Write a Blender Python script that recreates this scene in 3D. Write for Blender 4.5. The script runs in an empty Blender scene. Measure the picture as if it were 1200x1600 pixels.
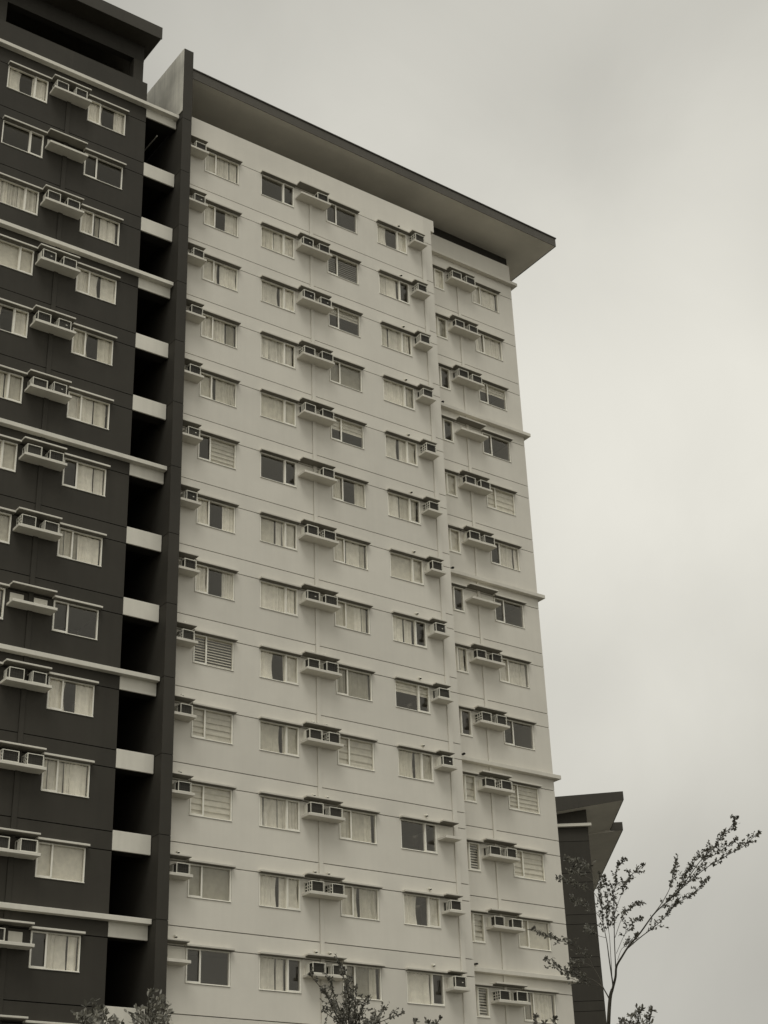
import bpy, bmesh, math, random
from mathutils import Vector, Matrix
R_ = math.radians
rng = random.Random(7)
scene = bpy.context.scene
COL = scene.collection

# ------------------------------------------------------------------ camera
Z0 = 11.1                                   # sill height of the lowest measured window row above ground
CAM = Vector((-28.2518, -45.6064, -9.5163 + Z0))
AX_R = Vector((0.80925617, -0.58646649, -0.03408074))
AX_D = Vector((0.24309446, 0.38712732, -0.8894029))
AX_F = Vector((0.53479859, 0.71146995, 0.45585193))
FPX = 2412.44                               # focal length in pixels of the 1200 x 1600 photograph
cam_data = bpy.data.cameras.new('camera')
cam = bpy.data.objects.new('camera', cam_data)
COL.objects.link(cam)
up, back = -AX_D, -AX_F
cam.matrix_world = Matrix(((AX_R.x, up.x, back.x, CAM.x), (AX_R.y, up.y, back.y, CAM.y),
                           (AX_R.z, up.z, back.z, CAM.z), (0, 0, 0, 1)))
cam_data.sensor_fit = 'VERTICAL'
cam_data.sensor_height = 36.0
cam_data.sensor_width = 27.0
cam_data.lens = FPX / 1600 * 36.0
cam_data.clip_end = 3000
scene.camera = cam

# ------------------------------------------------------------------ sky and sun
SUN_EL, SUN_AZ = R_(60), R_(218)            # azimuth clockwise from +y
world = bpy.data.worlds.new('World')
scene.world = world
world.use_nodes = True
nt = world.node_tree
nt.nodes.clear()
N = nt.nodes.new
L = nt.links.new
out = N('ShaderNodeOutputWorld')
bg = N('ShaderNodeBackground'); bg.inputs['Strength'].default_value = 0.1
sky = N('ShaderNodeTexSky'); sky.sky_type = 'NISHITA'; sky.sun_disc = False
sky.sun_elevation = SUN_EL; sky.sun_rotation = SUN_AZ; sky.dust_density = 4.0; sky.air_density = 1.0
bw = N('ShaderNodeRGBToBW'); L(sky.outputs['Color'], bw.inputs['Color'])
tc = N('ShaderNodeTexCoord')
mp = N('ShaderNodeMapping'); mp.inputs['Location'].default_value = (0.0, 0.0, 0.0)
L(tc.outputs['Generated'], mp.inputs['Vector'])
n1 = N('ShaderNodeTexNoise'); n1.noise_dimensions = '4D'; n1.inputs['W'].default_value = 24.22
n1.inputs['Scale'].default_value = 1.2; n1.inputs['Detail'].default_value = 3.0; n1.inputs['Roughness'].default_value = 0.45
n1.inputs['Distortion'].default_value = 0.25
L(mp.outputs['Vector'], n1.inputs['Vector'])
mr = N('ShaderNodeMapRange'); mr.inputs['From Min'].default_value = 0.375; mr.inputs['From Max'].default_value = 0.535
mr.inputs['To Min'].default_value = 4.1; mr.inputs['To Max'].default_value = 8.3
L(n1.outputs['Fac'], mr.inputs['Value'])
n2 = N('ShaderNodeTexNoise'); n2.inputs['Scale'].default_value = 5.0; n2.inputs['Detail'].default_value = 6.0; n2.inputs['Roughness'].default_value = 0.55
n2.inputs['Distortion'].default_value = 0.6
L(mp.outputs['Vector'], n2.inputs['Vector'])
mr2 = N('ShaderNodeMapRange'); mr2.inputs['From Min'].default_value = 0.3; mr2.inputs['From Max'].default_value = 0.7
mr2.inputs['To Min'].default_value = 0.95; mr2.inputs['To Max'].default_value = 1.05; L(n2.outputs['Fac'], mr2.inputs['Value'])
mul = N('ShaderNodeMath'); mul.operation = 'MULTIPLY'; L(mr.outputs['Result'], mul.inputs[0]); L(mr2.outputs['Result'], mul.inputs[1])
mx = N('ShaderNodeMix'); mx.data_type = 'FLOAT'; mx.inputs[0].default_value = 0.08
L(mul.outputs[0], mx.inputs[2]); L(bw.outputs['Val'], mx.inputs[3])
tint = N('ShaderNodeMix'); tint.data_type = 'RGBA'; tint.blend_type = 'MULTIPLY'; tint.inputs[0].default_value = 1.0
L(mx.outputs[0], tint.inputs[6]); tint.inputs[7].default_value = (1.0, 0.978, 0.885, 1)
L(tint.outputs[2], bg.inputs['Color']); L(bg.outputs['Background'], out.inputs['Surface'])

sun_data = bpy.data.lights.new('sun', 'SUN')
sun_data.energy = 1.0; sun_data.angle = R_(25); sun_data.color = (1.0, 0.98, 0.92)
sun = bpy.data.objects.new('sun', sun_data); COL.objects.link(sun)
sdir = Vector((math.sin(SUN_AZ) * math.cos(SUN_EL), math.cos(SUN_AZ) * math.cos(SUN_EL), math.sin(SUN_EL)))
sun.rotation_euler = sdir.to_track_quat('Z', 'Y').to_euler()
sun.location = (0, -30, 80)
scene.view_settings.view_transform = 'Standard'
scene.view_settings.look = 'None'
scene.view_settings.exposure = 0.0
scene.view_settings.gamma = 1.0

# ------------------------------------------------------------------ materials
def new_mat(name):
    m = bpy.data.materials.new(name); m.use_nodes = True
    t = m.node_tree; t.nodes.clear()
    o = t.nodes.new('ShaderNodeOutputMaterial')
    return m, t, o

def paint(name, col, rough=0.75, mottle=0.10, streak=0.10, bump=0.15, scale=1.0, per_object=0.04, fine=60.0):
    """painted render / metal / concrete: base colour with soft mottling, rain streaks, fine relief"""
    m, t, o = new_mat(name)
    n = t.nodes.new; l = t.links.new
    b = n('ShaderNodeBsdfPrincipled'); b.inputs['Roughness'].default_value = rough
    b.inputs['Specular IOR Level'].default_value = 0.25
    geo = n('ShaderNodeNewGeometry')
    a = n('ShaderNodeTexNoise'); a.inputs['Scale'].default_value = 0.55 * scale; a.inputs['Detail'].default_value = 6; a.inputs['Roughness'].default_value = 0.6
    l(geo.outputs['Position'], a.inputs['Vector'])
    mp_ = n('ShaderNodeMapping'); mp_.inputs['Scale'].default_value = (5.0 * scale, 5.0 * scale, 0.18 * scale)
    l(geo.outputs['Position'], mp_.inputs['Vector'])
    s = n('ShaderNodeTexNoise'); s.inputs['Scale'].default_value = 1.0; s.inputs['Detail'].default_value = 4
    l(mp_.outputs['Vector'], s.inputs['Vector'])
    oi = n('ShaderNodeObjectInfo')
    def rngmap(src, lo, hi, tmin, tmax):
        r = n('ShaderNodeMapRange'); r.inputs['From Min'].default_value = lo; r.inputs['From Max'].default_value = hi
        r.inputs['To Min'].default_value = tmin; r.inputs['To Max'].default_value = tmax; l(src, r.inputs['Value']); return r.outputs['Result']
    f1 = rngmap(a.outputs['Fac'], 0.3, 0.7, 1 - mottle, 1 + mottle * 0.5)
    f2 = rngmap(s.outputs['Fac'], 0.35, 0.75, 1 + streak * 0.3, 1 - streak)
    f3 = rngmap(oi.outputs['Random'], 0, 1, 1 - per_object, 1 + per_object)
    m1 = n('ShaderNodeMath'); m1.operation = 'MULTIPLY'; l(f1, m1.inputs[0]); l(f2, m1.inputs[1])
    m2 = n('ShaderNodeMath'); m2.operation = 'MULTIPLY'; l(m1.outputs[0], m2.inputs[0]); l(f3, m2.inputs[1])
    c = n('ShaderNodeMix'); c.data_type = 'RGBA'; c.blend_type = 'MULTIPLY'; c.inputs[0].default_value = 1
    c.inputs[6].default_value = (*col, 1); l(m2.outputs[0], c.inputs[7])
    l(c.outputs[2], b.inputs['Base Color'])
    if bump:
        g = n('ShaderNodeTexNoise'); g.inputs['Scale'].default_value = fine; g.inputs['Detail'].default_value = 3
        l(geo.outputs['Position'], g.inputs['Vector'])
        bp = n('ShaderNodeBump'); bp.inputs['Strength'].default_value = bump; bp.inputs['Distance'].default_value = 0.01
        l(g.outputs['Fac'], bp.inputs['Height']); l(bp.outputs['Normal'], b.inputs['Normal'])
    l(b.outputs['BSDF'], o.inputs['Surface'])
    return m

M = {}
M['light'] = paint('pale_render', (0.668, 0.640, 0.570), mottle=0.06, streak=0.02)
M['dark'] = paint('dark_render', (0.047, 0.043, 0.0345), mottle=0.14, streak=0.06)
M['finpale'] = paint('weathered_concrete', (0.70, 0.68, 0.60), mottle=0.25, streak=0.16, scale=1.3)
M['trim'] = paint('white_trim', (0.70, 0.675, 0.595), mottle=0.10, streak=0.05)
M['trimpale'] = paint('pale_trim', (0.64, 0.613, 0.54), mottle=0.10, streak=0.05)
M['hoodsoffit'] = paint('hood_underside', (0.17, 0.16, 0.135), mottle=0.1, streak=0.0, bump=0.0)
M['soffit'] = paint('soffit_paint', (0.72, 0.69, 0.615), mottle=0.10, streak=0.0, bump=0.0)
M['fascia'] = paint('fascia_metal', (0.055, 0.050, 0.040), rough=0.55, mottle=0.12, streak=0.08)
M['fasciam'] = paint('roof_edge_metal', (0.088, 0.081, 0.067), rough=0.5, mottle=0.12, streak=0.06)
M['frame'] = paint('white_frame', (0.86, 0.835, 0.745), rough=0.45, mottle=0.06, streak=0.05, bump=0.0)
M['interior'] = paint('room_paint', (0.30, 0.285, 0.24), mottle=0.05, streak=0.0, bump=0.0)
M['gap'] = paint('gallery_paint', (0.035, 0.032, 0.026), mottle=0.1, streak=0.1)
M['ac'] = paint('enamelled_steel', (0.70, 0.68, 0.595), rough=0.45, mottle=0.12, streak=0.18, bump=0.0, scale=3, per_object=0.08)
M['acdark'] = paint('condenser_fins', (0.045, 0.042, 0.034), rough=0.6, mottle=0.2, streak=0.0, bump=0.0, scale=4, per_object=0.3)
M['acgrid'] = paint('condenser_guard', (0.075, 0.07, 0.058), rough=0.5, mottle=0.1, streak=0.0, bump=0.0)
M['pipe'] = paint('vent_plastic', (0.62, 0.60, 0.52), rough=0.5, mottle=0.05, streak=0.05, bump=0.0)
M['hole'] = paint('vent_opening', (0.012, 0.011, 0.009), bump=0.0)
M['bark'] = paint('bark', (0.085, 0.078, 0.062), rough=0.9, mottle=0.35, streak=0.0, bump=0.6, scale=12, fine=90)
M['ground'] = paint('paving', (0.125, 0.12, 0.105), rough=0.9, mottle=0.3, streak=0.0, bump=0.3, scale=0.5, fine=8)

def glass_mat():
    m, t, o = new_mat('window_glass'); n = t.nodes.new; l = t.links.new
    tr = n('ShaderNodeBsdfTransparent'); tr.inputs['Color'].default_value = (0.965, 0.96, 0.945, 1)
    gl = n('ShaderNodeBsdfGlossy'); gl.inputs['Roughness'].default_value = 0.015; gl.inputs['Color'].default_value = (1.0, 0.97, 0.90, 1)
    geo = n('ShaderNodeNewGeometry')
    ns = n('ShaderNodeTexNoise'); ns.inputs['Scale'].default_value = 1.3; l(geo.outputs['Position'], ns.inputs['Vector'])
    bp = n('ShaderNodeBump'); bp.inputs['Strength'].default_value = 0.06; bp.inputs['Distance'].default_value = 0.05
    l(ns.outputs['Fac'], bp.inputs['Height']); l(bp.outputs['Normal'], gl.inputs['Normal'])
    lw = n('ShaderNodeLayerWeight'); lw.inputs['Blend'].default_value = 0.5
    pw_ = n('ShaderNodeMath'); pw_.operation = 'POWER'; pw_.inputs[1].default_value = 5.0; l(lw.outputs['Facing'], pw_.inputs[0])
    fr = n('ShaderNodeMath'); fr.operation = 'MULTIPLY_ADD'; fr.inputs[1].default_value = 0.94; fr.inputs[2].default_value = 0.038
    l(pw_.outputs[0], fr.inputs[0])
    mx_ = n('ShaderNodeMixShader'); l(fr.outputs[0], mx_.inputs[0]); l(tr.outputs[0], mx_.inputs[1]); l(gl.outputs[0], mx_.inputs[2])
    l(mx_.outputs[0], o.inputs['Surface'])
    return m
M['glass'] = glass_mat()

def cloth_mat(name, col, trans=0.10):
    m, t, o = new_mat(name); n = t.nodes.new; l = t.links.new
    d = n('ShaderNodeBsdfDiffuse'); s = n('ShaderNodeBsdfTranslucent')
    geo = n('ShaderNodeNewGeometry'); oi = n('ShaderNodeObjectInfo')
    a = n('ShaderNodeTexNoise'); a.inputs['Scale'].default_value = 5; a.inputs['Detail'].default_value = 4
    l(geo.outputs['Position'], a.inputs['Vector'])
    r = n('ShaderNodeMapRange'); r.inputs['From Min'].default_value = 0.3; r.inputs['From Max'].default_value = 0.7
    r.inputs['To Min'].default_value = 0.86; r.inputs['To Max'].default_value = 1.04; l(a.outputs['Fac'], r.inputs['Value'])
    r2 = n('ShaderNodeMapRange'); r2.inputs['To Min'].default_value = 0.85; r2.inputs['To Max'].default_value = 1.1; l(oi.outputs['Random'], r2.inputs['Value'])
    mm = n('ShaderNodeMath'); mm.operation = 'MULTIPLY'; l(r.outputs[0], mm.inputs[0]); l(r2.outputs[0], mm.inputs[1])
    c = n('ShaderNodeMix'); c.data_type = 'RGBA'; c.blend_type = 'MULTIPLY'; c.inputs[0].default_value = 1
    c.inputs[6].default_value = (*col, 1); l(mm.outputs[0], c.inputs[7])
    l(c.outputs[2], d.inputs['Color']); l(c.outputs[2], s.inputs['Color'])
    mx_ = n('ShaderNodeMixShader'); mx_.inputs[0].default_value = trans
    l(d.outputs[0], mx_.inputs[1]); l(s.outputs[0], mx_.inputs[2]); l(mx_.outputs[0], o.inputs['Surface'])
    return m
M['cw'] = cloth_mat('white_curtain', (0.90, 0.875, 0.79))
M['cc'] = cloth_mat('cream_curtain', (0.76, 0.735, 0.64))
M['cg'] = cloth_mat('grey_curtain', (0.40, 0.385, 0.325))
M['cb'] = cloth_mat('blind_cloth', (0.76, 0.735, 0.65), 0.10)

def leaf_mat(name, col):
    m, t, o = new_mat(name); n = t.nodes.new; l = t.links.new
    b = n('ShaderNodeBsdfPrincipled'); b.inputs['Roughness'].default_value = 0.45
    s = n('ShaderNodeBsdfTranslucent')
    geo = n('ShaderNodeNewGeometry')
    r = n('ShaderNodeMapRange'); r.inputs['To Min'].default_value = 0.45; r.inputs['To Max'].default_value = 1.7
    l(geo.outputs['Random Per Island'], r.inputs['Value'])
    c = n('ShaderNodeMix'); c.data_type = 'RGBA'; c.blend_type = 'MULTIPLY'; c.inputs[0].default_value = 1
    c.inputs[6].default_value = (*col, 1); l(r.outputs[0], c.inputs[7])
    l(c.outputs[2], b.inputs['Base Color']); l(c.outputs[2], s.inputs['Color'])
    mx_ = n('ShaderNodeMixShader'); mx_.inputs[0].default_value = 0.25
    l(b.outputs[0], mx_.inputs[1]); l(s.outputs[0], mx_.inputs[2]); l(mx_.outputs[0], o.inputs['Surface'])
    return m
M['leaf'] = leaf_mat('small_leaf', (0.12, 0.115, 0.094))
M['leaf2'] = leaf_mat('broad_leaf', (0.19, 0.183, 0.152))

# ------------------------------------------------------------------ helpers
WORLD_LOC = {}
def link(o, parent=None, loc=(0, 0, 0)):
    COL.objects.link(o)
    loc = Vector(loc)
    if parent is not None:
        o.parent = parent
        o.location = loc - WORLD_LOC[parent.name]
    else:
        o.location = loc
    WORLD_LOC[o.name] = loc
    return o

def thing(name, label, cat, loc, group=None):
    o = bpy.data.objects.new(name, None); o.empty_display_size = 0.3
    link(o, None, loc)
    o['label'] = label; o['category'] = cat
    if group: o['group'] = group
    return o

class MB:
    def __init__(s): s.v, s.f = [], []
    def box(s, x0, x1, y0, y1, z0, z1):
        b = len(s.v)
        s.v += [(x0, y0, z0), (x1, y0, z0), (x1, y1, z0), (x0, y1, z0), (x0, y0, z1), (x1, y0, z1), (x1, y1, z1), (x0, y1, z1)]
        s.f += [(b, b+3, b+2, b+1), (b+4, b+5, b+6, b+7), (b, b+1, b+5, b+4), (b+1, b+2, b+6, b+5), (b+2, b+3, b+7, b+6), (b+3, b, b+4, b+7)]
        return s
    def hexa(s, lo, hi):
        """lo, hi: four points each (counter-clockwise seen from above)"""
        b = len(s.v); s.v += list(lo) + list(hi)
        s.f += [(b+3, b+2, b+1, b), (b+4, b+5, b+6, b+7)] + [(b+i, b+(i+1) % 4, b+4+(i+1) % 4, b+4+i) for i in range(4)]
        return s
    def tube(s, pts, rad, n=6, cap=True):
        pts = [Vector(p) for p in pts]; b = len(s.v)
        for i, p in enumerate(pts):
            d = (pts[min(i+1, len(pts)-1)] - pts[max(i-1, 0)]).normalized()
            a = d.cross(Vector((0.3, 0.9, 0.2))).normalized(); c = d.cross(a)
            for k in range(n):
                t = 2 * math.pi * k / n
                s.v.append(tuple(p + (a * math.cos(t) + c * math.sin(t)) * rad[i]))
        for i in range(len(pts) - 1):
            for k in range(n):
                s.f.append((b+i*n+k, b+i*n+(k+1) % n, b+(i+1)*n+(k+1) % n, b+(i+1)*n+k))
        if cap:
            s.f.append(tuple(b+k for k in range(n))[::-1]); s.f.append(tuple(b+(len(pts)-1)*n+k for k in range(n)))
        return s
    def mesh(s, name, mat, bevel=0.0, smooth=False):
        me = bpy.data.meshes.new(name); me.from_pydata(s.v, [], s.f)
        if bevel:
            bm = bmesh.new(); bm.from_mesh(me)
            bmesh.ops.bevel(bm, geom=bm.edges[:], offset=bevel, segments=1, affect='EDGES', profile=0.5)
            bm.to_mesh(me); bm.free()
        me.materials.append(M[mat])
        if smooth: me.polygons.foreach_set('use_smooth', [True] * len(me.polygons))
        me.update(); return me
    def build(s, name, mat, parent=None, loc=(0, 0, 0), bevel=0.0, smooth=False):
        return link(bpy.data.objects.new(name, s.mesh(name, mat, bevel, smooth)), parent, loc)

def put(name, mesh, parent, loc):
    return link(bpy.data.objects.new(name, mesh), parent, loc)

def panel(x0, x1, z0, z1, y, th, holes):
    """wall panel standing on plane y (front) with rectangular openings; local to (x0, y, z0)"""
    hs = [h for h in holes if h[0] < x1 - .01 and h[1] > x0 + .01 and h[2] < z1 - .01 and h[3] > z0 + .01]
    xs = sorted({x0, x1, *[min(max(v, x0), x1) for h in hs for v in h[:2]]})
    zs = sorted({z0, z1, *[min(max(v, z0), z1) for h in hs for v in h[2:4]]})
    nx, nz = len(xs) - 1, len(zs) - 1
    def solid(i, j):
        if i < 0 or j < 0 or i >= nx or j >= nz: return False
        cx, cz = (xs[i] + xs[i+1]) / 2, (zs[j] + zs[j+1]) / 2
        return not any(h[0] < cx < h[1] and h[2] < cz < h[3] for h in hs)
    mb = MB(); idx = {}
    def v(i, j, k):
        if (i, j, k) not in idx:
            idx[(i, j, k)] = len(mb.v); mb.v.append((xs[i] - x0, k * th, zs[j] - z0))
        return idx[(i, j, k)]
    for i in range(nx):
        for j in range(nz):
            if not solid(i, j): continue
            mb.f.append((v(i, j, 0), v(i+1, j, 0), v(i+1, j+1, 0), v(i, j+1, 0)))
            mb.f.append((v(i, j, 1), v(i, j+1, 1), v(i+1, j+1, 1), v(i+1, j, 1)))
            if not solid(i-1, j): mb.f.append((v(i, j, 0), v(i, j+1, 0), v(i, j+1, 1), v(i, j, 1)))
            if not solid(i+1, j): mb.f.append((v(i+1, j, 0), v(i+1, j, 1), v(i+1, j+1, 1), v(i+1, j+1, 0)))
            if not solid(i, j-1): mb.f.append((v(i, j, 0), v(i, j, 1), v(i+1, j, 1), v(i+1, j, 0)))
            if not solid(i, j+1): mb.f.append((v(i, j+1, 0), v(i+1, j+1, 0), v(i+1, j+1, 1), v(i, j+1, 1)))
    return mb

# ------------------------------------------------------------------ ground
g = MB(); g.box(-700, 700, -700, 900, -0.4, 0.0)
ground = g.build('ground', 'ground'); ground['kind'] = 'structure'

# ------------------------------------------------------------------ shared facade pieces
H = 2.8
ROWS = 14
NW, WW, WH = 0.56, 1.70, 1.145          # narrow sash, window width, window height
HOOD_J, SLAB_J = 1.17, 1.81             # the two joints of a storey, above the sill
JG = 0.016                              # half a joint
def zrow(i): return Z0 + (12 - i) * H

def frame_mesh(side):
    m = MB(); t = 0.042
    a, b = (0, NW) if side == 'L' else (WW - NW, WW)
    m.box(0, WW, .008, .09, 0, t); m.box(0, WW, .008, .09, WH - t, WH)
    m.box(0, t, .008, .09, t, WH - t); m.box(WW - t, WW, .008, .09, t, WH - t)
    c = NW if side == 'L' else WW - NW
    m.box(c - .02, c + .02, .006, .09, t, WH - t)
    m.box(-0.0, WW, -.03, .007, .0, .022)
    return m.mesh('window', 'frame')
def sash_mesh():
    m = MB(); t = 0.055
    m.box(0, NW, -.022, .005, .024, .024 + t); m.box(0, NW, -.022, .005, WH - t - .002, WH - .002)
    m.box(0, t, -.022, .005, .024 + t, WH - t - .002); m.box(NW - t, NW, -.022, .005, .024 + t, WH - t - .002)
    return m.mesh('sash', 'frame', bevel=0.006)
def pane_mesh(w): return MB().box(0, w, 0, .006, 0, WH - .09).mesh('pane', 'glass')
FRAME = {s: frame_mesh(s) for s in 'LR'}
SASH = sash_mesh()
PANE_N = pane_mesh(NW - .07); PANE_W = pane_mesh(WW - NW - .07)

def curtain(w, h, amp=0.022, lam=0.11, sway=0.0, gather=0.0):
    m = MB(); n = max(8, int(w / 0.014)); rows = 7
    ph = rng.random() * 6; k2 = rng.uniform(.3, .6); ph2 = rng.random() * 6
    for j in range(rows + 1):
        t = j / rows
        for i in range(n + 1):
            u = i / n
            sq = 1 - gather * math.sin(math.pi * min(1, (1 - t) * 1.1)) * .6
            x = w * (u * sq) + sway * (1 - t) * math.sin(u * 3 + ph)
            a = amp * (0.6 + 0.4 * (1 - t))
            q_ = u * w / lam + .45 * math.sin(5.3 * u * w + ph2) + .12 * math.sin(t * 2 + ph)
            y = a * (1 - 2 * abs(math.sin(math.pi * q_ + ph)) ** .7) * (.55 + .45 * math.sin(4.1 * u * w + ph)) + .6 * a * math.sin(2 * math.pi * u * w / lam * k2 + 2 * ph + t)
            z = h * t - (0.03 * abs(math.sin(math.pi * q_ + ph)) if j == rows else 0)
            m.v.append((x, y, z))
    for j in range(rows):
        for i in range(n):
            b = j * (n + 1) + i
            m.f.append((b, b + 1, b + n + 2, b + n + 1))
    return m
def slats(w, h, pitch=0.105, ang=48):
    m = MB(); z = 0.02; c, s_ = math.cos(R_(ang)) * .048, math.sin(R_(ang)) * .048
    while z < h:
        m.v += [(0, -c, z - s_), (w, -c, z - s_), (w, c, z + s_), (0, c, z + s_)]
        b = len(m.v) - 4; m.f.append((b, b+1, b+2, b+3)); z += pitch
    m.box(0, w, -.03, .03, h - .03, h + .01)
    return m
def roman(w, h, n=5):
    m = MB(); k = n * 6
    for j in range(k + 1):
        t = j / k; ph = (t * n) % 1.0
        y = -.045 * (1 - ph) ** 1.5 + rng.uniform(-.003, .003)
        m.v += [(0, y, h * t), (w * .5, y + rng.uniform(-.006, .006), h * t + rng.uniform(-.008, .008)), (w, y, h * t)]
    for j in range(k):
        for i in range(2):
            b = j * 3 + i; m.f.append((b, b + 1, b + 4, b + 3))
    return m
def roller(w, h):
    return MB().box(0, w, 0, .004, 0, h)

def window(tower, x, y, z, side, code):
    """code: c full curtain, k pleated, p part open, n narrow sash open, d none, b slats, o roman, r roller, h half roller; capital = grey cloth"""
    win = put('window', FRAME[side], tower, (x, y, z))
    nx = x if side == 'L' else x + WW - NW
    wx = x + NW if side == 'L' else x
    put('sash', SASH, win, (nx, y, z))
    put('pane', PANE_N, win, (nx + .035, y + .036, z + .045))
    put('pane', PANE_W, win, (wx + .035, y + .046, z + .045))
    mat = 'cg' if code.isupper() else rng.choice(['cw', 'cw', 'cc'])
    c = code.lower(); yy = y + .125; hh = WH - .02
    wide = (wx + .03, WW - NW - .06); nar = (nx + .03, NW - .06)
    def hang(x0, w, split=0, **k):
        cuts = sorted(rng.uniform(.12, .88) for _ in range(split))
        for a, b in zip([0] + cuts, cuts + [1]):
            if (b - a) * w < .09: continue
            mt = mat if not split else rng.choice([mat, mat, mat, 'cw', 'cc', 'cg' if (b - a) * w < .45 else mat])
            curtain((b - a) * w - (rng.choice([0, 0, .02, .05]) if split else 0), hh, **k).build('curtain', mt, win, (x0 + a * w, yy + (rng.uniform(-.012, .02) if split else 0), z), smooth=True)
    if c == 'c':
        hang(x + .03 + rng.uniform(0, .03), WW - .06 - rng.uniform(.02, .10), amp=rng.uniform(.035, .06), lam=rng.uniform(.12, .26), sway=rng.uniform(0, .02), split=rng.choice([1, 2, 2, 3]))
    elif c == 'k':
        hang(x + .03, WW - .09, amp=.06, lam=.17, split=rng.choice([2, 3, 4]))
    elif c == 'g':                                   # two curtains with a slit
        s = rng.uniform(.4, .6) * WW
        hang(x + .02, s - .03, amp=.035, lam=.19, gather=.10); hang(x + s + .09, WW - s - .11, amp=.04, lam=.16, gather=.12)
    elif c == 'p':
        w1 = rng.uniform(.30, .42) * WW; w2 = rng.uniform(.26, .38) * WW
        hang(x + .02, w1, amp=.045, lam=.14, gather=.15); hang(x + WW - .02 - w2, w2, amp=.045, lam=.15)
    elif c == 'n':                                   # bare narrow sash
        hang(wide[0] + .02, wide[1] - .04, amp=.04, lam=rng.uniform(.15, .26), gather=.05, split=1)
    elif c == 'v':                                   # narrow sash covered, wide light bare but for its right end
        hang(nar[0], nar[1], amp=.04, lam=.16); hang(x + WW * .70, WW * .27, amp=.045, lam=.13)
    elif c == 'q':                                   # folded blind in the wide light only
        roman(wide[1], hh - .04, 6).build('blind', 'cb', win, (wide[0], yy, z + .04))
    elif c == 'w':                                   # bare right half of the wide light
        hang(x + .02, WW * .55, amp=.04, lam=.18)
    elif c == 'b':
        slats(WW - .06, hh).build('blind', 'cb', win, (x + .03, yy, z))
    elif c == 'o':
        roman(WW - .06, hh - .05, rng.choice([4, 5, 6])).build('blind', 'cb', win, (x + .03, yy, z + .05))
    elif c == 'r':
        roller(WW - .06, hh).build('blind', 'cb' if code == 'r' else 'cg', win, (x + .03, yy, z))
    elif c == 'h':
        f = rng.uniform(.35, .5)
        roman(WW - .06, hh * f, 3).build('blind', 'cb', win, (x + .03, yy, z + hh * (1 - f)))
    return win

# ledges and hoods ---------------------------------------------------------
def ledge_mesh(name, w, d, h, mat): return MB().box(0, w, -d, .02, 0, h).mesh(name, mat, bevel=.008)
_cache = {}
def slab(name, tower, x0, x1, y, z, d, h, mat):
    k = (name, round(x1 - x0, 3), d, h, mat)
    if k not in _cache: _cache[k] = ledge_mesh(name, x1 - x0, d, h, mat)
    o = put(name, _cache[k], tower, (x0, y, z))
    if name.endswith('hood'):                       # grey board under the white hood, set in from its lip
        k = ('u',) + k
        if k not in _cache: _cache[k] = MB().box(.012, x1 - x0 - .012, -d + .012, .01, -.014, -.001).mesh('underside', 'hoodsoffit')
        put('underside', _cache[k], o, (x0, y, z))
    return o

def vent_mesh():
    m = MB(); m.tube([(0, .03, 0), (0, -.05, 0), (0, -.085, -.018), (0, -.098, -.055)], [.048, .048, .051, .054], 10, cap=False)
    return m.mesh('exhaust_vent', 'pipe', smooth=True)
VENT = vent_mesh()
VENT_HOLE = MB().tube([(0, -.0955, -.048), (0, -.0965, -.051)], [.047, .047], 10).mesh('opening', 'hole')
def vent(tower, x, y, z):
    v = put('exhaust_vent', VENT, tower, (x, y, z)); put('opening', VENT_HOLE, v, (x, y, z))

# air conditioners ---------------------------------------------------------
def ac_variant(k):
    w, d, h, t = .54, .495, .39, .026
    m = MB()
    for x in (0, w - t):
        for y0 in (-d, -t - .004):
            m.box(x, x + t, y0, y0 + t, 0, h)
    for z in (0, h - t):
        m.box(t, w - t, -d, -d + t, z, z + t)
        m.box(0, t, -d + t, -t - .004, z, z + t); m.box(w - t, w, -d + t, -t - .004, z, z + t)
    m.box(t, w - t, -d + t, -.004, h - .012, h)
    for xs in (0, w - t * .7):                         # side cheeks, solid towards the wall
        if k == 1:                                     # six square openings
            for y0 in (-d + .14, -d + .27): m.box(xs, xs + t * .7, y0, y0 + .035, t, h - t)
            for z0 in (.115, .225): m.box(xs, xs + t * .7, -d + t, -.03, z0, z0 + .028)
        elif k == 2:
            for y0 in (-d + .10, -d + .19, -d + .28): m.box(xs, xs + t * .7, y0, y0 + .03, t, h - t)
        elif k == 3:
            m.box(xs, xs + t * .7, -d + .14, -.03, t, h - t)
        else:
            m.box(xs, xs + t * .7, -d + .24, -.03, t, h - t)
    casing = m.mesh('casing', 'ac')
    core = MB().box(.03, w - .03, -d + .055, -.01, .02, h - .035).mesh('condenser', 'acdark')
    g_ = MB()
    nx, nz = ((6, 4), (7, 5), (9, 1), (3, 2))[k]
    for i in range(1, nx):
        x = w * i / nx; g_.box(x - .0025, x + .0025, -d + .012, -d + .018, t, h - t)
    for j in range(1, nz):
        z = h * j / nz; g_.box(t, w - t, -d + .006, -d + .0115, z - .0025, z + .0025)
    guard = g_.mesh('guard', 'acgrid')
    badge = MB().box(w * .58, w * .70, -d + .004, -d + .0055, h * .42, h * .50).mesh('badge', 'ac')
    return casing, core, guard, badge
ACV = [ac_variant(k) for k in range(4)]
def air_con(label, x, y, z, w, k, hs=1.0, dy=0.0):
    a = thing('air_conditioner', label, 'air conditioner', (x, y + dy, z), 'air conditioners on the ledges')
    for nm, me in zip(('casing', 'condenser', 'guard', 'badge'), ACV[k]):
        if nm == 'badge' and k != 3: continue
        o = bpy.data.objects.new(nm, me); COL.objects.link(o); o.parent = a
    a.scale = (w / .54, rng.uniform(.92, 1.0), hs); a.rotation_euler = (0, 0, R_(rng.uniform(-1.5, 1.5)))
    return a
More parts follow.
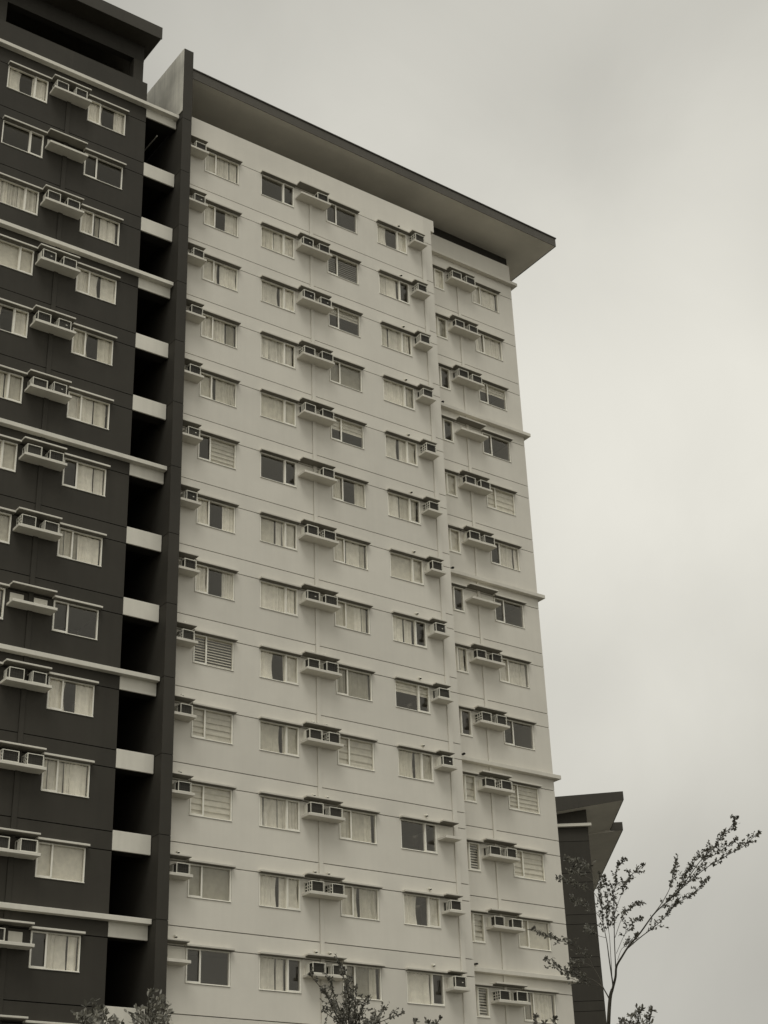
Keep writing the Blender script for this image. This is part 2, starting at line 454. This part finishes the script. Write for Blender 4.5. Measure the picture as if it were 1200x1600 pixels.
ORD = ['top', 'second', 'third', 'fourth', 'fifth', 'sixth', 'seventh', 'eighth', 'ninth', 'tenth', 'eleventh', 'twelfth', 'thirteenth', 'fourteenth']

def double_bay(tower, prefix, y, xa, xl, xr, xc, codes_l, codes_r, acs, mats, where, vents=True, wl=WW, row0_hood_end=None):
    """left window at xa, ledge xl..xr, right window at xc"""
    hood_m, ledge_m = mats
    for i in range(ROWS):
        z = zrow(i)
        if wl == WW: window(tower, xa, y, z, 'R', codes_l[i])
        else: window(tower, xa, y, z, 'R', codes_l[i])
        window(tower, xc, y, z, 'L', codes_r[i])
        slab('window_hood', tower, xa - .04, xl - .002, y, z + 1.165, .20, .07, hood_m)
        slab('ac_hood', tower, xl, xr, y, z + 1.24, .42, .06, hood_m)
        slab('window_hood', tower, xr + .002, xc + WW + .06, y, z + 1.165, .20, .07, hood_m)
        slab('ac_ledge', tower, xl, xr, y, z + .53, .52, .10, ledge_m)
        if vents:
            vent(tower, xl + .52, y, z + 1.47); vent(tower, xl + 1.1, y, z + 1.47)
        for s, (x0, side) in enumerate(((xl + .09 + rng.uniform(-.02, .02), 'left'), (xl + .93 + rng.uniform(-.03, .03), 'right'))):
            if acs[i] in ('2', side[0]):
                air_con('white boxed air conditioner, %s of pair on %s, %s row from top' % (side, where, ORD[i]) if i else
                        'white boxed air conditioner, %s one on %s, topmost row' % (side, where),
                        x0, y, z + .632, rng.uniform(.50, .58), rng.choice([0, 0, 1, 2, 3]) if i < 9 else rng.choice([0, 1, 1, 2]), rng.uniform(.9, 1.05), rng.uniform(-.0, .0))
            else:
                slab('blanking_panel', tower, x0, x0 + .5, y, z + .66, .012, .40, 'trim')

JZ = []
def band_edges(i):
    """the two panels of storey i: (bottom, top) of the tall one and of the spandrel"""
    z = zrow(i)
    return (z + SLAB_J - H, z + HOOD_J), (z + HOOD_J, z + SLAB_J)

def facade(tower, y, segs, holes, mat, top, strings):
    zb = zrow(ROWS - 1) + SLAB_J - H
    for (x0, x1) in segs:
        panel(x0, x1, 0.002, zb - JG, y, .2, []).build('wall_panel', mat, tower, (x0, y, 0.002))
        for i in range(ROWS):
            (a, b), (c, d) = band_edges(i)
            if i == 0: d = top + JG
            panel(x0, x1, a + JG, b - JG, y, .2, holes).build('wall_panel', mat, tower, (x0, y, a + JG))
            panel(x0, x1, c + JG, d - JG, y, .2, holes).build('wall_panel', mat, tower, (x0, y, c + JG))

def window_holes(xs):
    return [(x - .014, x + WW + .014, zrow(i) - .014, zrow(i) + WH + .004) for x in xs for i in range(ROWS)]

def storeys(tower, x0, x1, y0, y1, ztop, mat='interior'):
    """floor slabs, spandrel beams, partition and back wall behind a facade"""
    m = MB()
    for i in range(ROWS):
        z = zrow(i)
        m.box(x0, x1, y0 + .21, y1, z + 1.62, z + 1.80)
        m.box(x0, x1, y0 + .21, y0 + .34, z + 1.152, z + 1.61)
    m.build('floor_slabs', mat, tower)
    w = MB(); w.box(x0, x1, y1 - .1, y1, 0.01, ztop)
    w.build('rear_wall', mat, tower)

# ------------------------------------------------------------------ pale tower
PX = dict(A=-2.82, B=0.0, C=3.42, D=6.24, E=9.46, F=12.88)
YR = 1.33
TOP_M = 36.26 + Z0
pale = thing('apartment_tower', 'tall pale rendered apartment tower with a broad overhanging roof and a dark corner fin', 'building', (4, 0, 0))
facade(pale, 0, [(-3.82, 2.50), (2.68, 8.78), (9.00, 9.42)], window_holes([PX['A'], PX['B'], PX['C'], PX['D']]), 'light', TOP_M, None)
facade(pale, YR, [(9.44, 11.93), (12.09, 15.50)], window_holes([PX['E'], PX['F']]), 'light', 35.75 + Z0, None)
MB().box(9.435, 15.50, YR, YR + .2, 35.755 + Z0, 36.80 + Z0).build('parapet', 'light', pale, bevel=.01)
MB().box(9.425, 9.62, -.0, 1.30, 35.60 + Z0, TOP_M).build('parapet', 'light', pale)
MB().box(9.22, 9.42, .205, YR + 1.5, 0.01, TOP_M - .7).build('side_wall', 'light', pale)
MB().box(15.30, 15.498, YR + .205, 14, 0.01, 36.79 + Z0).build('side_wall', 'light', pale)
storeys(pale, -3.8, 9.2, 0, 3.2, TOP_M)
storeys(pale, 9.43, 15.28, YR, YR + 3.2, 36.6 + Z0)
# pipe chases
def chase(x0, x1, y, top):
    MB().box(x0 + .008, x1 - .004, -.05, .19, 0, top).build('pipe_chase', 'light', pale if x0 > -4 else dark, (0, y, 0), bevel=.006)
for x0, x1, y in ((2.50, 2.68, 0), (8.78, 9.00, 0), (11.93, 12.09, YR)):
    chase(x0, x1, y, zrow(0) + .55)
    MB().box(x0 + .0015, x1 - .0015, .0, .19, zrow(0) + .56, (TOP_M if y == 0 else 35.74 + Z0)).build('wall_panel', 'light', pale, (0, y, 0))
# string courses of the set-back bay
for i in (0, 3, 6, 9, 12):
    z = zrow(i) + (1.93 if i == 0 else 1.65)
    MB().box(9.45, 15.74, -.24, .0, 0, .17).build('string_course', 'trimpale', pale, (0, YR, z), bevel=.01)
    MB().box(15.502, 15.74, .002, 8, 0, .17).build('string_course', 'trimpale', pale, (0, YR, z), bevel=.01)
# roof
def roof_z(x, y): return 37.97 + Z0 - 0.0165 * (x + 3.8) - 0.015 * (y + .42)
rx0, rx1, ry0, ry1 = -3.80, 17.15, -.42, 15.0
q = [(rx0, ry0), (rx1, ry0), (rx1, ry1), (rx0, ry1)]
roof = MB().hexa([(x, y, roof_z(x, y)) for x, y in q], [(x, y, roof_z(x, y) + .45) for x, y in q]).build('roof', 'soffit', pale)
q = [(rx0, ry0 - .03), (rx1 + .03, ry0 - .03), (rx1 + .03, ry0 - .002), (rx0, ry0 - .002)]
MB().hexa([(x, y, roof_z(x, y) - .015) for x, y in q], [(x, y, roof_z(x, y) + .46) for x, y in q]).build('fascia', 'fasciam', roof)
q = [(rx1 + .002, ry0), (rx1 + .03, ry0), (rx1 + .03, ry1), (rx1 + .002, ry1)]
MB().hexa([(x, y, roof_z(x, y) - .015) for x, y in q], [(x, y, roof_z(x, y) + .46) for x, y in q]).build('fascia', 'fasciam', roof)
q = [(rx0, ry0 - .07), (rx1 + .07, ry0 - .07), (rx1 + .07, ry0 + .2), (rx0, ry0 + .2)]
MB().hexa([(x, y, roof_z(x, y) + .462) for x, y in q], [(x, y, roof_z(x, y) + .52) for x, y in q]).build('flashing', 'fascia', roof)
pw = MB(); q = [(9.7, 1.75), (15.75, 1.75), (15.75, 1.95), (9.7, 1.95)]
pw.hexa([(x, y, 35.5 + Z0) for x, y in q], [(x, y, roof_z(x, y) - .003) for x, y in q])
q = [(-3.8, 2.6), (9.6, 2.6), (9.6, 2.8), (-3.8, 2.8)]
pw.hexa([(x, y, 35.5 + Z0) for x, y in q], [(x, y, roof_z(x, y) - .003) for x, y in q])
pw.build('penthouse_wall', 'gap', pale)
MB().box(-3.8, 9.6, .21, 14, 35.3 + Z0, 35.5 + Z0).build('roof_deck', 'soffit', pale)
MB().box(9.62, 15.28, 2.0, 14, 35.3 + Z0, 35.49 + Z0).build('roof_deck', 'soffit', pale)
# dark fin on the corner
FX0, FX1, FY0, FY1 = -4.27, -3.83, -.59, 3.4
prev = 0.0
edges = [zrow(i) + SLAB_J for i in range(ROWS - 1, -1, -1)]
for zt in edges + [39.3 + Z0]:
    MB().box(FX0, FX1, FY0, FY1, prev + .012, zt - .012).build('fin_panel', 'dark', pale)
    prev = zt
MB().box(FX0 + .02, FX1 - .02, FY0 + .025, FY1 - .02, 0.02, 39.2 + Z0).build('fin_core', 'gap', pale)
MB().box(FX0 - .02, FX0 - .002, FY0 + .02, FY1, 35.8 + Z0, 39.28 + Z0).build('fin_side_panel', 'finpale', pale)
MB().box(-4.15, -3.83, 3.41, 14, 0.01, TOP_M - .5).build('side_wall', 'gap', pale)

#         rows  0123456789012 +1
LIGHT = ('trimpale', 'trimpale')
double_bay(pale, 'pale', 0, PX['B'], 1.77, 3.36, PX['C'], 'dkgkcdccpgkgnc', 'dbhRhvccCocgCc', 'r2222r22222222', LIGHT,
           "pale tower's middle ledge")
double_bay(pale, 'pale', YR, PX['E'], 11.24, 12.82, PX['F'], 'pcddrrdcdobobc', 'ckhdondcdoorcc', '222n22n2222222', LIGHT,
           "set-back bay's ledge", vents=False)
AC_A, AC_D = 'cpgcgqvpbooRdc', 'pnkcgcrnhgdpnc'
for i in range(ROWS):
    z = zrow(i)
    window(pale, PX['A'], 0, z, 'L', AC_A[i]); window(pale, PX['D'], 0, z, 'R', AC_D[i])
    slab('window_hood', pale, -2.898, -1.05, 0, z + 1.165, .20, .07, 'trimpale')
    slab('ac_hood', pale, -3.82, -2.90, 0, z + 1.24, .42, .06, 'trimpale')
    slab('ac_ledge', pale, -3.82, -2.90, 0, z + .53, .52, .10, 'trimpale')
    slab('window_hood', pale, PX['D'] - .04, 7.998, 0, z + 1.165, .20, .07, 'trimpale')
    slab('ac_hood', pale, 8.0, 8.76, 0, z + 1.20, .42, .06, 'trimpale')
    slab('ac_ledge', pale, 8.0, 8.76, 0, z + .53, .52, .10, 'trimpale')
    vent(pale, -3.25, 0, z + 1.47); vent(pale, 7.46, 0, z + 1.44)
    if i not in (12,):
        air_con('white boxed air conditioner on small ledge beside the dark fin, %s row from top' % ORD[i] if i else
                'white boxed air conditioner on the highest small ledge beside the dark fin',
                -3.52, 0, z + .632, rng.uniform(.46, .52), rng.choice([0, 0, 3, 1]), rng.uniform(.9, 1.02))
    else:
        slab('blanking_panel', pale, -3.5, -3.0, 0, z + .66, .012, .42, 'trim')
    if i != 10:
        air_con("white boxed air conditioner on single ledge by pale tower's step, %s row from top" % ORD[i] if i else
                "white boxed air conditioner on the highest single ledge by the pale tower's step",
                8.09, 0, z + .632, rng.uniform(.50, .56), rng.choice([0, 1, 3, 2]), rng.uniform(.92, 1.08))
    else:
        slab('blanking_panel', pale, 8.1, 8.6, 0, z + .66, .012, .38, 'trim')
for i in (2, 5, 8, 11):
    MB().hexa([(0, -.18, 0), (.1, -.14, 0), (.1, 0, 0), (0, 0, 0)], [(0, -.18, .05), (.1, -.14, .05), (.1, 0, .05), (0, 0, .05)]).build('rain_spout', 'hole', pale, (10.52, YR, zrow(i) - .86))

# ------------------------------------------------------------------ dark tower
YD = -.1
dark = thing('apartment_tower', 'dark rendered apartment tower at the left with white string courses and white window frames', 'building', (-10, YD, 0))
GX, HX = -11.82, -8.35
facade(dark, YD, [(-16.0, -9.29), (-9.10, -5.73)], window_holes([GX, HX]), 'dark', 36.9 + Z0, None)
MB().box(-9.284, -9.104, -.04, .19, 0, zrow(0) + .55).build('pipe_chase', 'dark', dark, (0, YD, 0), bevel=.006)
MB().box(-9.2885, -9.1015, .0, .19, zrow(0) + .56, 36.9 + Z0).build('wall_panel', 'dark', dark, (0, YD, 0))
storeys(dark, -15.9, -6.0, YD, 3.1, 36 + Z0)
MB().box(-5.95, -5.735, YD + .205, 14, 0.01, 36.88 + Z0).build('side_wall', 'dark', dark)
MB().box(-15.9, -5.96, .12, 14, 36.3 + Z0, 36.5 + Z0).build('roof_deck', 'dark', dark)
double_bay(dark, 'dark', YD, GX, -10.04, -8.42, HX, 'pdkrpcrrkccrcc', 'pdkgpcncdpkrnc', '2n222222n222l2', ('trim', 'trim'),
           "dark tower's ledge", vents=False)
def gallery_beam(z, a, b):
    o = MB().box(-5.715, -4.30, .07, .56, a + .012, b - .01).build('gallery_beam', 'gap', dark, (0, YD, z))
    MB().box(-5.718, -4.296, .0, .069, a, b).build('front_panel', 'trim', o, (0, YD, z), bevel=.01)
for i in range(ROWS):
    z = zrow(i)
    s = i in (0, 3, 6, 9, 12)
    if s:
        zz = z + (1.91 if i == 0 else 1.68)
        MB().box(-16.1, -4.30, -.25, -.002, 0, .17).build('string_course', 'trim', dark, (0, YD, zz), bevel=.01)
        gallery_beam(z, *((1.50, 1.905) if i == 0 else (1.20, 1.84)))
    else:
        gallery_beam(z, 1.20, 1.87)
    MB().box(-5.715, -4.30, .57, 9.0, 1.66, 1.84).build('gallery_slab', 'gap', dark, (0, YD, z))
MB().box(-5.73, -4.28, 9.0, 9.2, 0.01, 36 + Z0).build('gallery_wall', 'gap', dark)
MB().tube([(-4.95, .35, 34.75 + Z0), (-4.95, 2.6, 34.75 + Z0)], [.028, .028], 8).build('drain_pipe', 'trim', dark)
# open gallery under the dark roof
droof = MB().box(-16.6, -5.37, -.48, 15, 39.30 + Z0, 39.92 + Z0).build('roof', 'fascia', dark)
MB().box(-16.63, -5.34, -.53, -.481, 39.28 + Z0, 39.95 + Z0).build('fascia', 'fascia', droof, bevel=.01)
MB().box(-16.5, -5.75, .30, .60, 38.40 + Z0, 39.297 + Z0).build('lintel', 'gap', dark)
for x in (-6.22, -12.45):
    MB().box(x, x + .46, .30, .72, 36.5 + Z0, 38.398 + Z0).build('column', 'dark', dark)
MB().box(-16.5, -5.8, 2.2, 2.4, 36.5 + Z0, 39.297 + Z0).build('penthouse_wall', 'dark', dark)

# ------------------------------------------------------------------ far tower
ANG = R_(-36.5)
FK = Vector((45.05, 30.0, 20.04 + Z0))
far = thing('apartment_tower', 'lower dark tower behind the pale one, with an upswept pale soffit roof', 'building', (FK.x, FK.y, 0))
far.rotation_euler = (0, 0, ANG)
def farpart(mb, name, mat, parent=None, bevel=0.0):
    o = bpy.data.objects.new(name, mb.mesh(name, mat, bevel)); COL.objects.link(o); o.parent = parent or far
    return o
zf = FK.z
js = [-0.70, -1.9]
z = -1.9
while z > -zf + 3:
    js += [z - 2.16, z - 2.8]; z -= 2.8
js.append(-zf + .01)
for a, b in zip(js[1:], js[:-1]):
    farpart(MB().box(-14, 0, 0, .2, zf + a + .015, zf + b - .015), 'wall_panel', 'dark')
farpart(MB().box(-14, 0, .2, 26, 0.01, zf - .75), 'tower_body', 'dark')
farpart(MB().box(-14.2, .22, -.3, -.0, zf - .92, zf - .72), 'string_course', 'trim', bevel=.01)
farpart(MB().box(.002, .22, .0, 26, zf - .92, zf - .72), 'string_course', 'trim', bevel=.01)
def farz(u): return zf + .02 + (u + 2.1) * .141
pts = [(-14, .9), (-3.2, -.135), (2.5, .67)]
farpart(MB().hexa([(-14, 0.0, zf - .7), (-.02, 0.0, zf - .7), (-.02, 25, zf - .7), (-14, 25, zf - .7)],
                  [(-14, 0.0, zf - .25), (-.02, 0.0, farz(0) - .02), (-.02, 25, farz(0) - .02), (-14, 25, zf - .25)]), 'penthouse_wall', 'dark')
fr = farpart(MB().hexa([(-3.2, -.78, farz(-3.2)), (2.5, -.78, farz(2.5)), (2.5, 6.8, farz(2.5)), (-3.2, 6.8, farz(-3.2))],
                       [(-3.2, -.78, zf + .95), (2.5, -.78, zf + 1.22), (2.5, 6.8, zf + 1.22), (-3.2, 6.8, zf + .95)]), 'roof', 'soffit')
farpart(MB().hexa([(-3.2, -.83, farz(-3.2) - .02), (2.53, -.83, farz(2.53) - .02), (2.53, -.782, farz(2.53) - .02), (-3.2, -.782, farz(-3.2) - .02)],
                  [(-3.2, -.83, zf + .98), (2.53, -.83, zf + 1.25), (2.53, -.782, zf + 1.25), (-3.2, -.782, zf + .98)]), 'fascia', 'fascia', fr)
farpart(MB().box(2.502, 2.53, -.78, 6.8, farz(2.5) - .02, zf + 1.25), 'fascia', 'fascia', fr)
fr2 = farpart(MB().hexa([(-3.2, 6.82, farz(-3.2)), (3.42, 6.82, farz(2.2)), (3.42, 28, farz(2.2)), (-3.2, 28, farz(-3.2))],
                        [(-3.2, 6.82, zf + .93), (3.42, 6.82, zf + 1.18), (3.42, 28, zf + 1.18), (-3.2, 28, zf + .93)]), 'roof', 'soffit')
farpart(MB().box(2.54, 3.45, 6.76, 6.818, farz(2.0), zf + 1.2), 'fascia', 'fascia', fr2)
farpart(MB().box(3.422, 3.45, 6.82, 28, farz(2.2) - .02, zf + 1.2), 'fascia', 'fascia', fr2)
farpart(MB().hexa([(-14.5, -.8, zf + .6), (-3.21, -.8, farz(-3.2)), (-3.21, 28, farz(-3.2)), (-14.5, 28, zf + .6)],
                  [(-14.5, -.8, zf + 1.5), (-3.21, -.8, zf + .95), (-3.21, 28, zf + .95), (-14.5, 28, zf + 1.5)]), 'roof', 'fascia')

# ------------------------------------------------------------------ trees
def lift(px, py, depth):
    """a point of the tree at its own distance in front of the camera"""
    return CAM + (AX_F + AX_R * ((px - 600) / FPX) + AX_D * ((py - 800) / FPX)) * depth
def smooth_path(P, n=4):
    o = []
    for i in range(len(P) - 1):
        p0, p1, p2, p3 = P[max(i-1, 0)], P[i], P[i+1], P[min(i+2, len(P)-1)]
        for k in range(n):
            t = k / n
            o.append(.5 * ((2*p1) + (p2-p0)*t + (2*p0-5*p1+4*p2-p3)*t*t + (3*p1-p0-3*p2+p3)*t*t*t))
    o.append(P[-1]); return o
def leaf(mb, p, d, ln, wd):
    d = d.normalized(); s = d.cross(Vector((rng.uniform(-1, 1), rng.uniform(-1, 1), rng.uniform(-1, 1))))
    if s.length < 1e-3: return
    s.normalize(); nrm = d.cross(s)
    b = len(mb.v)
    mb.v += [tuple(p), tuple(p + d*ln*.35 + s*wd*.42 + nrm*ln*.05), tuple(p + d*ln*.75 + s*wd*.45 + nrm*ln*.03), tuple(p + d*ln - nrm*ln*.05),
             tuple(p + d*ln*.75 - s*wd*.45 + nrm*ln*.03), tuple(p + d*ln*.35 - s*wd*.42 + nrm*ln*.05)]
    mb.f += [(b, b+1, b+2, b+3), (b, b+3, b+4, b+5)]
def rv(k=1.0): return Vector((rng.gauss(0, k), rng.gauss(0, k), rng.gauss(0, k)))
def leafy(wood, crown, path, a, b, step, twig, ln, wd, per=7, bias=Vector((0, 0, .35))):
    """twigs with leaf tufts along the stretch a..b of a branch"""
    n = len(path) - 1; dist = 0; nxt = 0
    total = sum((path[i+1]-path[i]).length for i in range(n))
    for i in range(n):
        seg = path[i+1] - path[i]; L_ = seg.length
        while nxt <= dist + L_:
            t = (nxt - dist) / max(L_, 1e-6); f = nxt / total
            if a <= f <= b:
                p = path[i] + seg * t
                d = (seg.normalized() * .9 + rv(.55) + bias).normalized()
                tl = twig * rng.uniform(.35, 1.1) * (1.15 - .6 * f)
                e = p + d * tl
                wood.tube([p, p + d*tl*.5 + rv(.006), e], [.0035, .0028, .0015], 3, cap=False)
                for k in range(per):
                    q = p + d * tl * rng.uniform(.25, 1.05)
                    leaf(crown, q, d * .6 + rv(.7), ln * rng.uniform(.6, 1.2), wd * rng.uniform(.7, 1.2))
            nxt += step * rng.uniform(.6, 1.4)
        dist += L_
    for k in range(per):
        leaf(crown, path[-1], (path[-1]-path[-2]).normalized() + rv(.6), ln, wd)

def tree(name, label, depth, trunk, branches, r0, ln, wd, leafm, step=.05, twig=.13, per=7, group=None):
    """trunk, branches in image measure, lifted to real places at `depth` metres; branch = (points, r0, r1, leaf_from, leaf_to, spread)"""
    base = lift(*trunk[0], depth); foot = Vector((base.x + rng.uniform(-.1, .1), base.y + rng.uniform(-.1, .1), 0))
    t = thing(name, label, 'tree', foot, group)
    wood, crown = MB(), MB()
    P = smooth_path([foot + Vector((0, 0, -.05)), foot.lerp(base, .5) + rv(.03)] + [lift(px, py, depth) for px, py in trunk])
    n = len(P) - 1
    wood.tube(P, [r0 * (1.25 - .45 * i / n) for i in range(n + 1)], 8)
    for pts, ra, rb, la, lb, sp in branches:
        m = len(pts) - 1
        Q = smooth_path([lift(px, py, depth + sp * (i / m)) for i, (px, py) in enumerate(pts)])
        k = len(Q) - 1
        wood.tube(Q, [rb + (ra - rb) * (1 - i / k) ** 1.4 for i in range(k + 1)], 6)
        if la < 1: leafy(wood, crown, Q, la, lb, step, twig, ln, wd, per)
    off = Vector(foot)
    for mb in (wood, crown): mb.v = [tuple(Vector(v) - off) for v in mb.v]
    wood.build('trunk', 'bark', t, foot, smooth=True)
    crown.build('crown', leafm, t, foot)
    return t

tree('young_tree', 'slender young tree with a long limb reaching right, in front of the far tower', 26.0,
     [(950, 1660), (950.8, 1600), (953.3, 1560), (956.7, 1546)],
     [([(956.7, 1547), (961.7, 1527), (963.3, 1510), (971.7, 1495), (983.3, 1477), (1000, 1458), (1021, 1429), (1040, 1411), (1073, 1381), (1105, 1355), (1137, 1336), (1162, 1322), (1184, 1301)], 0.0248, 0.0039, 0.44, 1, -.6),
      ([(978, 1484), (1000, 1465), (1020, 1450), (1038, 1434), (1057, 1413), (1080, 1398), (1106, 1372)], 0.0105, 0.0031, 0.21, 1, .3),
      ([(1021, 1429), (1036, 1408), (1048, 1384), (1052, 1362), (1056, 1345)], 0.0091, 0.0028, 0.50, 1, .5),
      ([(1040, 1411), (1062, 1385), (1078, 1355), (1092, 1338)], 0.0091, 0.0031, 0.42, 1, -.5),
      ([(1060, 1394), (1092, 1348), (1112, 1328), (1124, 1312), (1140, 1294), (1151, 1278)], 0.0091, 0.0028, 0.34, 1, -.9),
      ([(1073, 1381), (1100, 1345), (1118, 1335), (1150, 1312)], 0.0068, 0.0028, 0.34, 1, -.3),
      ([(958, 1540), (952, 1500), (948, 1470), (942.5, 1443), (940, 1413), (936, 1365)], 0.0135, 0.0031, 0.46, 1, .4),
      ([(962, 1512), (960, 1467), (959.7, 1425), (958, 1400), (961, 1385), (964, 1358), (977, 1344)], 0.0105, 0.0028, 0.34, 1, -.3),
      ([(957, 1540), (955, 1505), (952, 1460), (947, 1430), (950, 1400), (944, 1370)], 0.0068, 0.0028, 0.50, 1, -.5),
      ([(960, 1430), (970, 1400), (985, 1370), (1003, 1352)], 0.0053, 0.0028, 0.34, 1, -.6),
      ([(961, 1465), (973, 1432), (985, 1420), (1002, 1410)], 0.0053, 0.0028, 0.34, 1, .6),
      ([(963, 1490), (975, 1462), (985, 1447), (999, 1434)], 0.0046, 0.0028, 0.42, 1, -.4),
      ([(965, 1500), (972, 1482), (985, 1476), (996, 1462)], 0.0046, 0.0028, 0.34, 1, .4),
      ([(942.5, 1443), (930, 1425), (912, 1418), (893, 1406)], 0.0060, 0.0028, 0.34, 1, .8),
      ([(941, 1420), (928, 1395), (905, 1384), (872, 1373)], 0.0060, 0.0028, 0.38, 1, .5),
      ([(940, 1405), (930, 1372), (912, 1352), (884, 1342)], 0.0060, 0.0028, 0.46, 1, 1.0),
      ([(940, 1400), (925, 1375), (905, 1365), (892, 1362)], 0.0046, 0.0028, 0.50, 1, 1.2),
      ([(953, 1562), (942.5, 1543), (936.7, 1528), (928, 1513), (920, 1498), (906.7, 1488), (891.7, 1475), (861, 1466), (833, 1453)], 0.0121, 0.0031, 0.42, 1, .9),
      ([(943, 1544), (930, 1533), (910, 1525), (893, 1520), (875, 1513), (852, 1500)], 0.0091, 0.0031, 0.31, 1, 1.1),
      ([(928, 1513), (915, 1505), (900, 1504), (890, 1506)], 0.0046, 0.0028, 0.34, 1, .6),
      ([(951, 1560), (940, 1542), (920, 1538), (900, 1532), (880, 1522)], 0.0060, 0.0028, 0.42, 1, .4),
      ([(946, 1465), (935, 1462), (922, 1455), (914, 1450)], 0.0046, 0.0028, 0.34, 1, .9)],
     .034, .050, .029, 'leaf', step=.037, twig=.23, per=9)

def bush_tree(label, depth, hub, tips, r0, ln, wd, leafm, step, per, twig=.12, la=.4):
    br = []
    for (x, y) in tips:
        mx_, my_ = (hub[0] * .5 + x * .5) + rng.uniform(-6, 6), (hub[1] * .45 + y * .55)
        br.append(([hub, (hub[0]*.8+x*.2, hub[1]*.75+y*.25), (mx_, my_), (x, y)], .009, .003, la, 1, rng.uniform(-.7, .7)))
    tree('young_tree', label, depth, [(hub[0], hub[1] + 60), hub], br, r0, ln, wd, leafm, step, twig, per)
bush_tree("small-leaved treetop rising in front of the pale tower's lowest middle ledge", 15, (548, 1622),
          [(530, 1502), (485, 1524), (508, 1548), (556, 1545), (574, 1558), (600, 1578), (628, 1583), (540, 1560), (562, 1585), (506, 1580), (590, 1598), (515, 1530), (545, 1530)], .022, .036, .020, 'leaf', .034, 7, .17, .2)
bush_tree('broad-leaved treetop at the bottom edge, in front of the dark tower wall', 12, (150, 1628),
          [(145, 1576), (126, 1588), (165, 1586), (176, 1597), (150, 1590), (135, 1598)], .024, .056, .028, 'leaf2', .042, 5, .20, .3)
bush_tree('broad-leaved treetop at the bottom edge, in front of the dark fin', 12, (238, 1628),
          [(232, 1558), (214, 1578), (254, 1566), (262, 1584), (224, 1594), (244, 1580), (210, 1598), (240, 1596)], .024, .056, .028, 'leaf2', .042, 5, .20, .25)
bush_tree('feathery treetop at the bottom edge, right of the slender tree trunk', 14, (995, 1680),
          [(1000, 1581), (1018, 1579), (985, 1588), (972, 1597), (1012, 1592)], .035, .050, .018, 'leaf', .036, 7, .16, .4)
bush_tree("sparse treetop at the bottom edge, below the pale tower's single-ledge windows", 16, (665, 1675),
          [(648, 1596), (686, 1592), (668, 1599)], .035, .046, .022, 'leaf', .036, 7, .15)
bush_tree("sparse treetop at the bottom edge, below the pale tower's right corner", 18, (850, 1680),
          [(838, 1590), (868, 1592), (852, 1598)], .035, .046, .022, 'leaf', .036, 7, .15)
